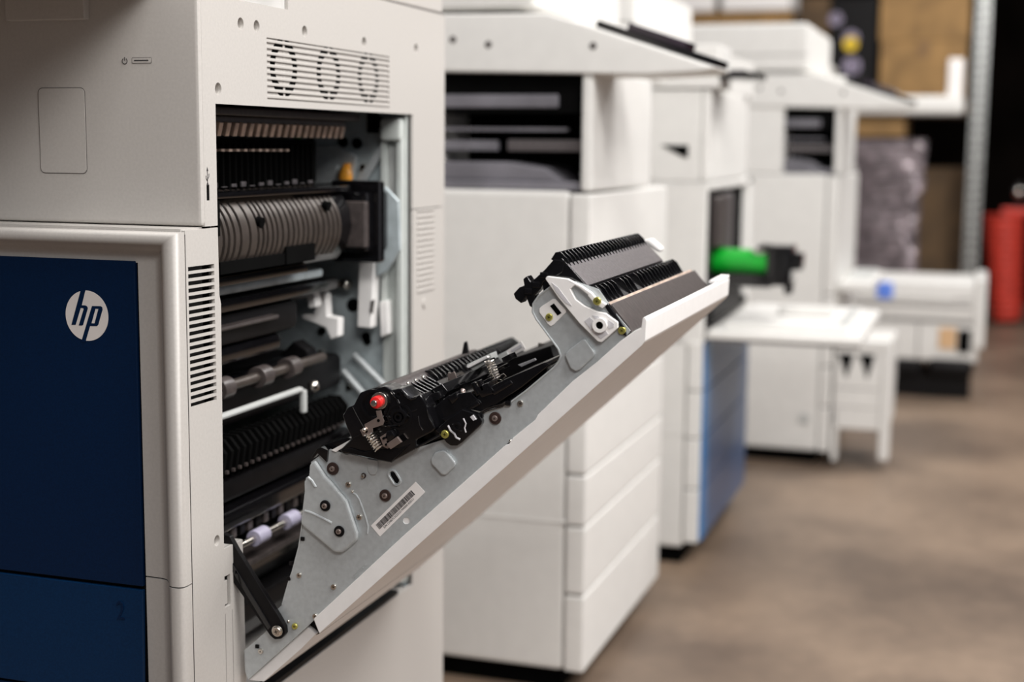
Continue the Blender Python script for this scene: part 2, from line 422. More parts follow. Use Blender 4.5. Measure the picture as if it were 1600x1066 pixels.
# pieces on the far wall
def wallpoly(pts, y0, y1, bev=.001):
    MB(METAL).prism([FY0(x, yy, y1) for x, yy in pts], 'y', y0, y1, bev).build('wall_plate', frame)
wallpoly([(470, 232), (530, 226), (560, 245), (555, 290), (545, 315), (500, 320), (478, 300)], 1.91, 1.9205)
wallpoly([(480, 262), (530, 258), (528, 285), (490, 288)], 1.903, 1.912)
wallpoly([(556, 290), (600, 225), (604, 240), (566, 300)], 1.908, 1.9205)
for px, py, r in ((583, 190, .010), (530, 222, .008), (552, 224, .008), (480, 222, .006), (546, 478, .010), (568, 535, .006), (475, 633, .006), (497, 519, .006), (566, 528, .007)):
    p = FY0(px, py, 1.905); MB(VOID).cyl((p[0], 1.9205, p[1]), (p[0], 1.917, p[1]), r, seg=16).build('wall_hole', frame)
MB(VOID).box(FY0(575, 175)[0], FY0(592, 175)[0], 1.916, 1.9205, FY0(580, 208)[1], FY0(580, 176)[1]).build('wall_hole', frame)
for px, py in ((567, 261), (500, 551), (495, 577), (532, 641), (520, 500), (545, 605)):
    p = FY0(px, py, 1.915); MB(STEEL).cyl((p[0], 1.9205, p[1]), (p[0], 1.913, p[1]), .0055, .0042, seg=14).build('wall_screw', frame)
# white latch block and arms
b = MB(CLEAN, LINE)
def wp(pts, y0, y1, bev=.002, mi=0): b.mat(mi).prism([onY(x, yy, y1) for x, yy in pts], 'y', y0, y1, bev)
wp([(572, 398), (596, 392), (590, 510), (569, 508)], 1.88, 1.905)
wp([(580, 470), (586, 468), (583, 490), (578, 488)], 1.879, 1.8805, 0, 1)
wp([(601, 470), (613, 468), (615, 520), (603, 525)], 1.895, 1.915)
b.build('latch_block', m1)
b = MB(CLEAN, GREY)
wp([(432, 450), (500, 446), (503, 478), (492, 480), (488, 462), (450, 470), (430, 465)], 1.80, 1.82)
wp([(480, 490), (498, 490), (512, 455), (518, 458), (520, 492), (538, 495), (537, 524), (526, 528), (518, 510), (500, 502), (482, 497)], 1.84, 1.86)
b.build('white_sensor_arm', m1)
b = MB(METAL, VOID)
for (xa, ya, xb, yb) in ((552, 555, 600, 605), (535, 580, 575, 628)):
    p, q = onY(xa, ya, 1.905), onY(xb, yb, 1.895)
    b.tube([(p[0], 1.908, p[1]), (q[0], 1.900, q[1])], .0050, 10)
b.build('link_bar', m1)
b = MB(SILVER, STEEL); p = FY0(541, 444, 1.90); b.mat(1).sphere((p[0], 1.90, p[1]), .009)
b.box(-.99, p[0], 1.895, 1.905, p[1]-.006, p[1]+.006, .002)
b.build('bright_pin', m1)
# developer units : dark stepped blocks along the bay
b = MB(BLACKM, BLACK, BROWN, METALD)
b.mat(3).box(-1.0, -.872, 1.376, 1.80, .866, .878, .004)
b.mat(1).box(-1.0, -.868, 1.376, 1.84, .845, .862, .005)
b.mat(0).box(-1.0, -.880, 1.376, 1.74, .800, .842, .01).mat(2).box(-1.0, -.868, 1.376, 1.66, .823, .829, .003)
b.mat(1).box(-1.0, -.885, 1.376, 1.70, .775, .80, .008)
b.mat(0).box(-1.02, -.89, 1.376, 1.90, .695, .745, .01)
b.mat(1).cyl((-.925, 1.376, .725), (-.925, 1.80, .725), .028, seg=28)
b.mat(1).box(-1.0, -.862, 1.376, 1.90, .575, .600, .006)
b.mat(0).box(-1.0, -.875, 1.376, 1.90, .605, .635, .008)
b.mat(2)
b.box(-.90, -.858, 1.376, 1.88, .519, .527, .002)
b.mat(1).box(-1.05, -.90, 1.376, 1.90, .40, .51, .01)
b.mat(0).box(-.90, -.868, 1.40, 1.88, .44, .47, .006)
b.build('developer_housing', m1)
b = MB(VOID, BROWN)
for k in range(30):
    y = 1.385+k*.0158
    b.mat(0).prism([(-.885, .632), (-.862, .652), (-.858, .676), (-.870, .690), (-.890, .690)], 'y', y, y+.006, .0008)
    b.mat(1).box(-.8595, -.8560, y+.001, y+.0045, .651, .655)
b.build('ribbed_guide', m1)
b = MB(BROWN, BLACKM)
for k in range(22):
    y = 1.40+k*.021; b.mat(k % 2).box(-.900, -.868, y, y+.013, .560, .575, .002)
b.build('lower_ribs', m1)
# transfer shafts with collars
def roller(name, x, z, y0, y1, r, m0, m1_, col, cr, cw, slope=0):
    b = MB(m0, m1_)
    b.cyl((x, y0, z), (x, y1, z), r, seg=20, bev=.0006)
    b.mat(1)
    for cy in col: b.cyl((x, cy-cw/2, z), (x, cy+cw/2, z), cr, seg=24, bev=.0015)
    return b.build(name, m1)
roller('feed_shaft', -.875, .752, 1.376, 1.80, .0070, FUSER, BROWN, (1.52, 1.62, 1.70), .0140, .026)
b = MB(GREY, STEEL)
b.box(-.864, -.854, 1.43, 1.70, .720, .727, .003).box(-.864, -.846, 1.41, 1.44, .710, .724, .003)
b.mat(1).sphere((-.855, 1.73, .723), .008)
b.mat(0).box(-.862, -.854, 1.70, 1.711, .690, .722, .003)
b.build('white_release_bar', m1)
roller('exit_shaft', -.857, .5535, 1.376, 1.86, .0045, STEEL, LILAC, (1.575, 1.66), .0105, .030)
b = MB(BLACKM, BROWN)
pts = [onY(470, 470, 1.80), onY(487, 560, 1.80), onY(470, 640, 1.80)]
b.prism([onY(x, y_, 1.82) for x, y_ in ((440, 560), (468, 530), (490, 545), (493, 590), (480, 640), (470, 600), (474, 570), (460, 560))], 'y', 1.80, 1.83, .003)
b.prism([onY(x, y_, 1.86) for x, y_ in ((430, 650), (500, 690), (548, 668), (560, 720), (480, 760), (430, 740))], 'y', 1.83, 1.86, .003)
b.build('cable_cover', m1)

# front bezel with dished edge and navy panels
prof = [(0, 0, 1.3015), (0, 0, 1.2915), (.0012, .0012, 1.2865), (.005, .0045, 1.2835), (.013, .010, 1.2833), (.0185, .0135, 1.2858), (.026, .019, 1.2975), (.0325, .0235, 1.3045), (.040, .027, 1.3070), (.061, .0345, 1.3078), (.061, .0345, 1.325)]
def bezel(name, ztop, zbot, zb2, xr=XS-.0003, top=True):
    b = MB(WHITE); bm = b.bm; rows = []
    for dx, dz, y in prof:
        c = (xr-dx, y, ztop-(dz if top else 0)); l = (-1.41, y, c[2]); d = (xr-dx, y, zbot-(zb2 if dx > .03 else zb2*dx/.03))
        rows.append([bm.verts.new(p) for p in ((l, c, d) if top else (c, d))])
    for a, q in zip(rows, rows[1:]):
        for i in range(len(a)-1): bm.faces.new((a[i], q[i], q[i+1], a[i+1]))
    if not top:   # top closing strip of the drawer edge
        bk = [bm.verts.new((v[0].co.x, 1.33, v[0].co.z)) for v in rows]
        for i in range(len(rows)-1): bm.faces.new((rows[i][0], rows[i+1][0], bk[i+1], bk[i]))
    bmesh.ops.recalc_face_normals(bm, faces=bm.faces)
    for f_ in bm.faces:
        if f_.normal.y > .3: f_.normal_flip()
    return b.build(name, m1, 60)
zd = onY(222, 918, 1.305)[1]
bezel('front_door_bezel', .9575, .5792, 0)
bezel('drawer_bezel', .5776, .20, 0, top=False)
b = MB(BLACKM, WHITE)
b.box(XL, XS-.006, 1.3105, 1.345, .2, .955).mat(1).box(XL, XS-.005, 1.302, 1.345, .955, .9605)
b.build('door_backing', m1)
xb = onY(212, 408, 1.3075)[0]; zt = onY(212, 408, 1.3075)[1]; zb = onY(222, 917, 1.3075)[1]
b = MB(BLUE).box(XL, xb, 1.3045, 1.3100, zb+.0012, zt, .0008); door = b.build('front_door_panel', m1)
zc2 = onY(60, 1066, 1.306)[1]
M = Matrix.Translation((0, 1.31, zb)) @ Matrix.Rotation(math.radians(-2.2), 4, 'X') @ Matrix.Translation((0, -1.31, -zb))
NAVY2 = material('navy_drawer_panel', (.0015, .021, .068), .38, spec=.25, noise=.12, nscale=500)
b = MB(NAVY2).box(XL, xb, 1.3035, 1.3095, zc2+.001, zb-.0030, .0009, M)
drawer = b.build('paper_drawer', m1)
b = MB(NAVY2).box(XL, xb, 1.3045, 1.3095, zc2-.12, zc2-.004, .0009); b.build('paper_drawer', m1)
# logo on the door
YL = 1.3045
lg = lambda X_, Y_: onY(60+X_/8.88, 430+Y_/8.88, YL)
cxy = lg(675, 563)
ell = []
for i in range(64):
    t = 2*math.pi*i/64
    ell.append((cxy[0]+.0268*math.cos(t), cxy[1]+.0274*math.sin(t)))
h = [(598, 190), (662, 190), (606, 418), (655, 420), (680, 432), (691, 460), (625, 690), (615, 698), (568, 698), (570, 682), (633, 474), (630, 458), (592, 455), (522, 690), (465, 690), (468, 672)]
p_ = [(750, 428), (870, 430), (890, 445), (895, 480), (835, 690), (815, 708), (722, 706), (655, 935), (600, 925), (745, 440)]
ph = [(797, 465), (838, 468), (785, 668), (741, 668)]
logo = MB(LOGOW).prism(ell, 'y', YL-.0005, YL+.0003).build('logo_disc', door)
b = MB(BLUE)
b.prism([lg(*q) for q in h], 'y', YL-.0008, YL-.0004)
b.prism([lg(*q) for q in p_], 'y', YL-.0008, YL-.0004, 0, [[lg(*q) for q in ph]])
b.build('logo_letters', door)
# tray number
def text(body, name, size, M, mat, parent, depth=.0002):
    cu = bpy.data.curves.new(name, 'FONT'); cu.body = body; cu.size = size; cu.extrude = depth; cu.align_x = 'CENTER'; cu.align_y = 'CENTER'
    t = bpy.data.objects.new(name, cu); me = bpy.data.meshes.new_from_object(t); bpy.data.objects.remove(t)
    me.transform(M); me.materials.clear(); me.materials.append(mat)
    o = bpy.data.objects.new(name, me); COL.objects.link(o); o.parent = parent; return o
q = onY(190, 955, 1.3035)
text('2', 'tray_number', .030, Matrix.Translation((q[0], 1.3020, q[1])) @ Matrix.Rotation(math.pi/2, 4, 'X') @ Matrix.Diagonal((.75, 1, 1, 1)), BLUE, drawer, .0006)
b = MB(WHITE, LINE)
q0 = onX(287, 930, XS); q1 = onX(297, 998, XS)
b.prism(rrect(-.8045, -.7975, .5135, .558, .001), 'y', 1.2836, 1.2845)
b.build('drawer_grip', m1)

# ------------------------------------------------------------------ open side door
YD = 1.40
D = lambda px, py, y=YD: onY(px, py, y)
def dp(pts, y=YD): return [onY(px, py, y) for px, py in pts]
b = MB(CLEAN, WARM, BLACKM)
shell = [(492, 966), (632, 836), (791, 695), (797, 693), (803, 683), (838, 655), (842, 647), (898, 593), (935, 564), (971, 532), (993, 516), (1003, 512), (1005, 497), (1009, 494), (1012, 500), (1010, 532), (1005, 539), (753, 764), (501, 989)]
b.prism(dp(shell), 'y', 1.396, 1.885, .0012)
b.prism(dp([(388, 1063), (480, 980), (494, 991), (470, 1015), (412, 1066)], 1.408), 'y', 1.408, 1.88, .0012)
b.mat(2).prism(dp([(476, 984), (492, 968), (506, 975), (500, 990), (486, 996)], 1.415), 'y', 1.415, 1.87)
door1 = b.build('side_door', m1)
# tip ridge
b = MB(CLEAN)
for dxp in (0, 1, 2): b.tube([(D(1009, 496)[0]-.004*dxp, 1.80, D(1009, 496)[1]+.001), (D(1009, 496)[0]-.004*dxp, 1.884, D(1009, 496)[1]+.0015)], .0022, 8)
b.build('grip_ridge', door1)
# end plate
plate = [(383, 1050), (382, 1016), (400, 1001), (417, 986), (433, 953), (441, 945), (451, 910), (457, 893), (467, 855), (473, 815), (478, 747), (486, 741), (486, 722), (497, 714), (506, 707), (516, 702), (532, 707), (541, 711), (546, 710), (570, 715), (612, 723), (652, 700), (690, 688), (722, 680), (757, 645), (795, 631), (822, 611), (866, 574), (875, 563), (876, 553), (870, 541), (838, 499), (832, 487), (833, 475), (842, 462), (862, 447), (870, 438), (900, 440), (935, 452), (962, 490), (985, 517), (975, 530), (935, 572), (838, 655), (791, 695), (632, 836), (492, 968), (388, 1062)]
slot = [(609.5, 739), (611, 737), (614, 736.5), (616.5, 738.5), (623, 749), (623.5, 752), (622, 755), (619, 756), (616.5, 754), (610, 744)]
hole1 = circ((635, 814), 5.5, 14)
b = MB(METAL)
b.prism(dp(plate), 'y', YD, YD+.0015, 0, [dp(slot), dp(hole1)])
b.tube([(*D(px, py, YD-.0005)[:1], YD-.0003, D(px, py, YD-.0005)[1]) for px, py in ((757, 645), (795, 631), (822, 611), (866, 574), (873.5, 565), (876, 556), (872, 545), (838, 499), (832, 487), (833, 475), (842, 462), (862, 447))], .0011, 8)
b.tube([(D(px, py)[0], YD-.0003, D(px, py)[1]) for px, py in ((441, 945), (451, 910), (457, 893), (467, 855), (473, 815))], .0008, 6)
# light rims
eplate = b.build('end_plate', door1)
b = MB(METAL)
b.prism(dp([(388, 1055), (440, 945), (478, 747), (516, 702), (612, 723), (822, 640), (866, 574), (930, 530), (960, 520), (975, 530), (838, 655), (632, 836), (492, 968)], 1.40), 'y', 1.872, 1.8735)
b.build('rear_end_plate', door1)
RIM = material('formed_sheet', (.50, .53, .535), .38, metal=.4, noise=.05, nscale=120)
gus = [(487, 724), (495, 717), (512, 743), (520, 751), (545, 781), (562, 831), (562, 842), (539, 862), (527, 862), (473, 817), (479, 765), (478, 750), (486, 743)]
b = MB(METAL, METAL); b.prism(dp(gus), 'y', YD-.0075, YD, .0045); b.build('raised_gusset', door1)
for pth, yy, r_ in ((((481, 796), (490, 798.5), (500, 803), (512, 809), (523, 815)), YD-.0070, .0017), (((549, 769), (556, 773), (561, 780), (566, 793), (571, 808), (575, 822), (574, 834)), YD+.0002, .0012), (((486, 744), (492, 749), (498, 759)), YD-.0074, .0017)):
    MB(METAL).tube([(D(x, y_)[0], yy, D(x, y_)[1]) for x, y_ in pth], r_, 8).build('pressed_rib', door1)
def pad(pts, name='pressed_pad', h_=.0048, bev=.0036, mat=METAL):
    return MB(mat).prism(dp(pts), 'y', YD-h_, YD+.0005, bev).build(name, door1)
pad([(675, 716), (681, 706), (693, 702), (699, 704), (714, 722), (713, 728), (698, 742), (692, 741), (676, 724)])
pad([(884, 555), (888, 548), (912, 529), (917, 530), (931, 550), (930, 556), (908, 577), (901, 580), (893, 575)])
pad([(574, 716), (591, 719), (591, 735), (587, 742), (580, 742), (576, 736)], h_=.002, bev=.0015)
# slot rim
b = MB(METAL)
def stad(ax, ay, bx, by, r_, n_=7):
    t0 = math.atan2(by-ay, bx-ax)
    return [(bx+r_*math.cos(t0-math.pi/2+math.pi*k_/n_), by+r_*math.sin(t0-math.pi/2+math.pi*k_/n_)) for k_ in range(n_+1)]+[(ax+r_*math.cos(t0+math.pi/2+math.pi*k_/n_), ay+r_*math.sin(t0+math.pi/2+math.pi*k_/n_)) for k_ in range(n_+1)]
c_ = [D(*q_) for q_ in stad(613, 741, 620, 752, 6.2)]
b.tube([(p0[0], YD-.0004, p0[1]) for p0 in c_+c_[:1]], .0013, 6); b.build('slot_rim', door1)
# screw recess plate near the top
pl = [(843, 482), (846, 479), (864, 467), (868, 467), (885, 484), (885, 488), (866, 507), (861, 510), (856, 506), (843, 488)]
MB(CLEAN, VOID).prism(dp(pl), 'y', YD-.0012, YD, .0008).mat(1).prism(dp([(860, 478), (866, 474), (878, 489), (872, 493)]), 'y', YD-.0016, YD-.001).build('slotted_tab', door1)
# white bracket with ribs
wb = [(852, 436), (853, 432), (858, 431), (887, 436), (908, 447), (923, 457), (928, 461), (945, 474), (947, 482), (934, 487), (926, 482), (922, 480), (911, 476), (932, 487), (944, 488), (965, 502), (965, 512), (940, 535), (933, 534), (921, 520), (905, 505), (870, 465)]
wb = [(852, 436), (854, 432), (887, 436), (908, 447), (926, 460), (947, 479), (938, 483), (930, 480), (944, 488), (965, 504), (965, 513), (940, 535), (934, 534), (905, 505), (872, 465)]
wb = [(852, 436), (854, 432), (887, 436), (904, 447), (897, 446), (891, 452), (899, 468), (912, 478), (932, 487), (946, 490), (965, 504), (965, 513), (940, 535), (934, 534), (905, 505), (872, 465)]
b = MB(CLEAN, METAL)
b.prism(dp(wb, 1.393), 'y', 1.393, 1.3995, .0008)
b.mat(0).prism(dp([(886, 436), (908, 447), (924, 458), (919, 461), (904, 449), (889, 441)], 1.393), 'y', 1.393, 1.3995, .0008)
b.prism(dp([(922, 456), (931, 466), (947, 476), (941, 482), (928, 474), (918, 462)], 1.393), 'y', 1.393, 1.3995, .0008)
LG = material('bracket_recess', (.55, .54, .56), .5, noise=.03, nscale=60)
b.mats = (CLEAN, METAL, LG)
b.mat(2)
for t in ([(913, 502), (921, 496), (931, 504), (930, 514), (924, 517)], [(928, 521), (936, 516), (946, 517), (950, 522), (939, 530)], [(950, 500), (959, 506), (959, 511), (951, 515), (948, 509)], [(925, 493), (934, 494), (942, 500), (932, 501)], [(862, 442), (872, 450), (893, 478), (884, 474), (868, 455)]):
    b.prism(dp(t, 1.392), 'y', 1.3925, 1.394)
c0 = D(938, 508, 1.392); b.mat(0).ring((c0[0], 1.3905, c0[1]), 'y', .0075, .004, .005, 20)
b.build('white_bracket', door1)
MB(VOID).cyl((c0[0], 1.3900, c0[1]), (c0[0], 1.3935, c0[1]), .0042, seg=16).build('bracket_hole', door1)

c = D(635, 814); MB(CLEAN).cyl((c[0], YD+.0008, c[1]), (c[0], YD+.003, c[1]), .0052, seg=16).build('white_boss', door1)
# screws
def screw(px, py, r, mat, y=YD, washer=None, wr=0):
    c = onY(px, py, y-.003); b = MB(mat, washer or mat, VOID)
    if washer: b.mat(1).cyl((c[0], y, c[1]), (c[0], y-.0025, c[1]), wr, seg=24, bev=.0008)
    h_ = .0025 if washer else 0
    b.mat(0).cyl((c[0], y-h_, c[1]), (c[0], y-h_-.0022, c[1]), r, r*.84, seg=20, bev=.0004)
    a = random.random()*3
    for t in (a, a+math.pi/2):
        M = Matrix.Translation((c[0], y-h_-.0022, c[1])) @ Matrix.Rotation(t, 4, 'Y')
        b.mat(2).box(-r*.38, r*.38, -.0002, .0002, -r*.06, r*.06, 0, M)
    return b.build('screw', door1)
DK = material('dark_rubber_washer', (.035, .02, .017), .35, noise=.2, nscale=200)
for px, py, wr in ((519, 733, .0072), (601, 775, .0068), (773, 654, .0068)): screw(px, py, .0034, COPPER, washer=DK, wr=wr)
for px, py in ((507, 791), (529, 831)): screw(px, py, .0033, COPPER, y=YD-.0075, washer=BLACKM, wr=.0062)
for px, py, r in ((543, 758, .0038), (560, 809, .0038), (466, 900, .0034), (520, 918, .0036), (491, 964, .0034), (406, 1019, .0034), (812, 631, .0036), (701, 597, .0)):
    if r: screw(px, py, r, STEEL)
screw(567, 744, .0021, STEEL, washer=DK, wr=.0030)
for px, py, r in ((459, 980, .0038), (857, 496, .0042), (971, 517, .0044)): screw(px, py, r, YELLOW, y=YD-.0012)
screw(932, 471, .0046, YELLOW, y=YD-.008)
for px, py in ((551, 768), (451, 971), (798, 689)): 
    c = D(px, py); MB(STEEL).sphere((c[0], YD-.0003, c[1]), .0018).build('rivet', door1)
# barcode label
LB = [(579.5, 821.5), (649.5, 753), (664.5, 769), (594, 838.5)]
b = MB(PAPER); b.prism(dp(LB), 'y', YD-.0003, YD+.0002); lab = b.build('barcode_label', door1)
A, B_, C_, E_ = [Vector((*D(*q_), 0)) for q_ in LB]
def lpnt(u_, v_): 
    p0 = A.lerp(B_, u_).lerp(E_.lerp(C_, u_), v_); return (p0.x, p0.y)
b = MB(INK); rr = random.Random(4)
u_ = .07
while u_ < .86:
    w_ = rr.choice((.004, .004, .007, .010, .016)); b.prism([lpnt(u_, .2), lpnt(u_+w_, .2), lpnt(u_+w_, .62), lpnt(u_, .62)], 'y', YD-.00045, YD-.0003)
    u_ += w_+rr.choice((.004, .005, .008))
b.build('barcode', door1)
ang = math.atan2((B_-A).y, (B_-A).x)
cc = lpnt(.47, .76)
text('S/N CNB7C5Q21D M4004 K0511', 'serial_text', .0036, Matrix.Translation((cc[0], YD-.0004, cc[1])) @ Matrix.Rotation(math.pi/2, 4, 'X') @ Matrix.Rotation(ang, 4, 'Z'), INK, door1, .00005)
cc = D(562, 893)
text('>ABS+PC<', 'stamped_mark', .0055, Matrix.Translation((cc[0], YD-.0001, cc[1])) @ Matrix.Rotation(math.pi/2, 4, 'X') @ Matrix.Rotation(ang, 4, 'Z'), RIM, door1, .0002)

# support arm
b = MB(BLACKM, BLACK)
arm = [(340, 830), (360, 838), (372, 860), (400, 905), (436, 962), (446, 980), (447, 990), (440, 998), (430, 999), (423, 993), (352, 890), (340, 880)]
b.prism(dp(arm, 1.392), 'y', 1.390, 1.398, .0012)
b.mat(1).prism(dp([(350, 872), (356, 868), (424, 980), (419, 985)], 1.389), 'y', 1.3885, 1.391, .0006)
b.build('support_arm', door1)
screw(432, 987, .0058, STEEL, y=1.388, washer=STEEL, wr=.0066)

# black inner deck
b = MB(BLACKM, BLACK)
b.prism(dp([(520, 900), (470, 870), (520, 760), (560, 740), (700, 735), (860, 610), (925, 545), (938, 560), (640, 820)], 1.41), 'y', 1.403, 1.87, .001)
b.mat(1).prism(dp([(498, 702), (500, 696), (545, 683), (560, 690), (530, 710), (514, 712)], 1.41), 'y', 1.408, 1.86, .001)
b.build('inner_deck', door1)
b = MB(CLEAN).prism(dp([(519, 703), (548, 687), (551, 689), (526, 706)], 1.399), 'y', 1.397, 1.402).build('light_edge', door1)
b = MB(BLACK)
b.prism(dp([(488, 714), (497, 700), (503, 698), (514, 703), (512, 722), (506, 716), (498, 708), (491, 716)], 1.399), 'y', 1.396, 1.405, .0006).build('edge_clip', door1)
for px, py in ((455, 880), (451, 904), (473, 842), (402, 1010)):
    c = D(px, py); MB(BLACKM).box(c[0]-.002, c[0]+.0025, YD-.002, YD+.002, c[1]-.0022, c[1]+.0022, .0006).build('edge_clip', door1)

# transfer unit, runs the depth of the door
NY = 1.42
b = MB(BLACK, BLACKM)
b.prism(dp([(548, 648), (560, 622), (572, 618), (592, 616), (612, 630), (640, 638), (652, 655), (700, 652), (722, 664), (690, 700), (610, 718), (560, 700)], NY), 'y', 1.415, 1.79, .002)
tu = b.build('transfer_unit', door1)
# belt + roller under it
b = MB(BROWN).cyl((*[D(590, 628, NY)[0], 1.41, D(590, 628, NY)[1]],), (D(590, 628, NY)[0], 1.735, D(590, 628, NY)[1]), .0165, seg=32).build('transfer_belt', door1)
# ribs (teeth) catching light beside the belt
b = MB(BLACK, STEEL)
for k in range(10):
    y = 1.455+k*.0115
    q = D(608, 618, NY)
    M = Matrix.Translation((q[0], y, q[1])) @ Matrix.Rotation(.6, 4, 'Y') @ Matrix.Rotation(.5, 4, 'Z')
    b.mat(0).box(-.004, .020, -.0012, .0012, -.003, .003, .0006, M)
    if k % 2 == 0: b.mat(1).sphere((q[0]-.002, y, q[1]+.004), .0020, seg=8)
b.build('toothed_strip', door1)
# ribbed rail
b = MB(BLACK, STEEL, BLACKM)
qa = dp([(592, 612), (598, 605), (606, 604), (618, 614), (624, 626), (612, 630)], NY)
for k in range(24):
    y = 1.545+k*.0135
    b.mat(0).prism(qa, 'y', y, y+.0022, .0004)
qb = dp([(596, 614), (604, 610), (616, 622), (626, 636), (612, 640)], NY)
b.mat(2).prism(qb, 'y', 1.54, 1.868, .001)
b.mat(0).prism(dp([(618, 624), (622, 620), (638, 634), (640, 646), (628, 648)], NY), 'y', 1.535, 1.62, .002)
b.build('ribbed_rail', door1)
q = dp([(598, 602), (602, 580), (606, 578), (610, 600)], NY); MB(BLACK).prism(q, 'y', 1.668, 1.674, .001).build('upright_tab', door1)
# end cap
cap = [(534.5, 650), (543, 637), (552, 634), (562, 614), (570, 611), (587, 607), (602, 604), (612, 610), (626, 607), (635, 616), (644, 623), (656, 617), (665, 629), (669, 640), (680, 670), (676, 675), (650, 688), (651, 701), (648, 703), (611, 723), (590, 719), (545, 709), (537, 710), (530, 704), (549, 686), (542, 670)]
b = MB(BLACK, BLACKM, SILVER)
YC = 1.386
b.prism(dp(cap, YC), 'y', YC, 1.418, .0018)
def T(pts, r, y=YC, mi=0): b.mat(mi).tube([(onY(*q_, y)[0], y, onY(*q_, y)[1]) for q_ in pts], r, 8)
T([(552, 636), (558, 648), (567, 664), (574, 676)], .0009, mi=0)
T([(578, 652), (600, 650), (612, 652)], .0016)
T([(596, 664), (612, 666), (626, 664)], .0018)
T([(612, 612), (620, 624), (630, 645), (642, 652)], .0014)
T([(626, 608), (636, 620), (642, 624), (650, 622)], .0013, mi=0)
T([(668, 640), (671, 655), (677, 665)], .0007); T([(654, 650), (656, 664), (661, 672)], .0007)
T([(549, 686), (600, 660), (652, 640)], .0006)
T([(650, 700), (688, 679)], .0012)
c = D(586, 632, YC); b.mat(0).ring((c[0], YC-.001, c[1]), 'y', .0165, .0135, .004, 32)
c = D(625, 651, YC); b.mat(0).ring((c[0], YC-.002, c[1]), 'y', .0088, .0062, .006, 28).ring((c[0], YC-.002, c[1]), 'y', .0045, .0025, .007, 20)
b.mat(0).ring((c[0], YC-.0, c[1]), 'y', .0145, .0122, .003, 32)
c = D(624, 616, YC); b.ring((c[0], YC-.001, c[1]), 'y', .0035, .002, .004, 16)
b.mat(0).prism(dp([(608, 672), (616, 670), (622, 680), (612, 690), (606, 682)], YC), 'y', YC-.008, YC, .0015)
b.mat(1).prism(dp([(532, 704), (546, 700), (568, 706), (592, 703), (620, 702), (640, 695), (611, 722), (590, 718), (545, 708)], YC-.002), 'y', YC-.003, YC, .001)
b.build('end_cap', door1)
# red bushing
c = D(590, 628, YC)
b = MB(STEEL).cyl((c[0]+.004, YC, c[1]+.002), (c[0]+.004, YC-.005, c[1]+.002), .0095, seg=28, bev=.001).build('bushing', door1)
c2 = D(588, 629, YC-.008)
MB(RED, STEEL).cyl((c2[0], YC-.004, c2[1]), (c2[0], YC-.011, c2[1]), .0066, seg=28, bev=.0016).mat(1).cyl((c2[0], YC-.011, c2[1]), (c2[0], YC-.016, c2[1]), .0036, seg=20, bev=.001).build('red_bushing', door1)
# nickel lever plates
YN = YC-.006
b = MB(COPPER, VOID)
b.prism(dp([(588, 642), (596, 641), (598, 650), (601, 658), (599, 664), (583, 669), (583, 677), (568, 682), (563, 672), (571, 668), (570, 663), (590, 652)], YN), 'y', YN-.0012, YN, .0003)
for q_ in ((592, 657), (573, 674)):
    c = D(*q_, YN); b.mat(1).cyl((c[0], YN-.0015, c[1]), (c[0], YN-.001, c[1]), .0017, seg=12)
b.build('lever_plate', door1)
c = D(571, 671, YN); MB(STEEL).sphere((c[0], YN-.003, c[1]), .0028).build('rivet', door1)
b = MB(COPPER, VOID)
b.prism(dp([(594, 683), (607, 675), (611, 684), (604, 690), (607, 697), (612, 697), (606, 701), (600, 698)], YN), 'y', YN-.0012, YN, .0003)
b.mat(0).prism(dp([(606, 693), (623, 681), (630, 690), (613, 701)], YN), 'y', YN-.005, YN-.001, .0005)
for q_ in ((602, 684), (606, 693.5)):
    c = D(*q_, YN); b.mat(1).cyl((c[0], YN-.0056, c[1]), (c[0], YN-.001, c[1]), .0013, seg=12)
b.build('contact_plate', door1)
def spring(name, p, q, y0, y1, r, turns, wire, mat):
    P0 = Vector((p[0], y0, p[1])); P1 = Vector((q[0], y1, q[1])); d = (P1-P0); n_ = d.orthogonal().normalized(); bb = d.normalized().cross(n_)
    N = turns*14; pts = [P0+d*(i/N)+r*(math.cos(2*math.pi*i/14)*n_+math.sin(2*math.pi*i/14)*bb) for i in range(N+1)]
    return MB(mat).tube(pts, wire, 6).build(name, door1)
spring('coil_spring', D(578, 676, YN), D(594, 701, YN), YN-.003, YN-.003, .0050, 7, .0008, STEEL)
# lower black bracket with yellow screw
b = MB(BLACK, BLACKM, LG)
YK = 1.392
b.prism(dp([(679, 673), (700, 655), (722, 640), (748, 648), (753, 659), (752, 664), (722, 692), (714, 697), (704, 697), (697, 692), (688, 680)], YK), 'y', YK, 1.402, .0012)
T([(700, 665), (704, 673), (710, 678), (713, 684), (719, 687)], .0012, YK, 2); T([(724, 654), (728, 662), (726, 669), (728, 676)], .0009, YK, 2); T([(708, 662), (712, 670), (722, 674)], .0012, YK)
c = D(715, 666, YK); b.mat(0).ring((c[0], YK-.001, c[1]), 'y', .0045, .0025, .004, 18)
b.mat(2).prism(dp([(736, 651), (740, 648), (745, 655), (741, 657)], YK), 'y', YK-.003, YK)
b.build('motor_bracket', door1)
screw(694, 679.5, .0048, YELLOW, y=YK-.0005)
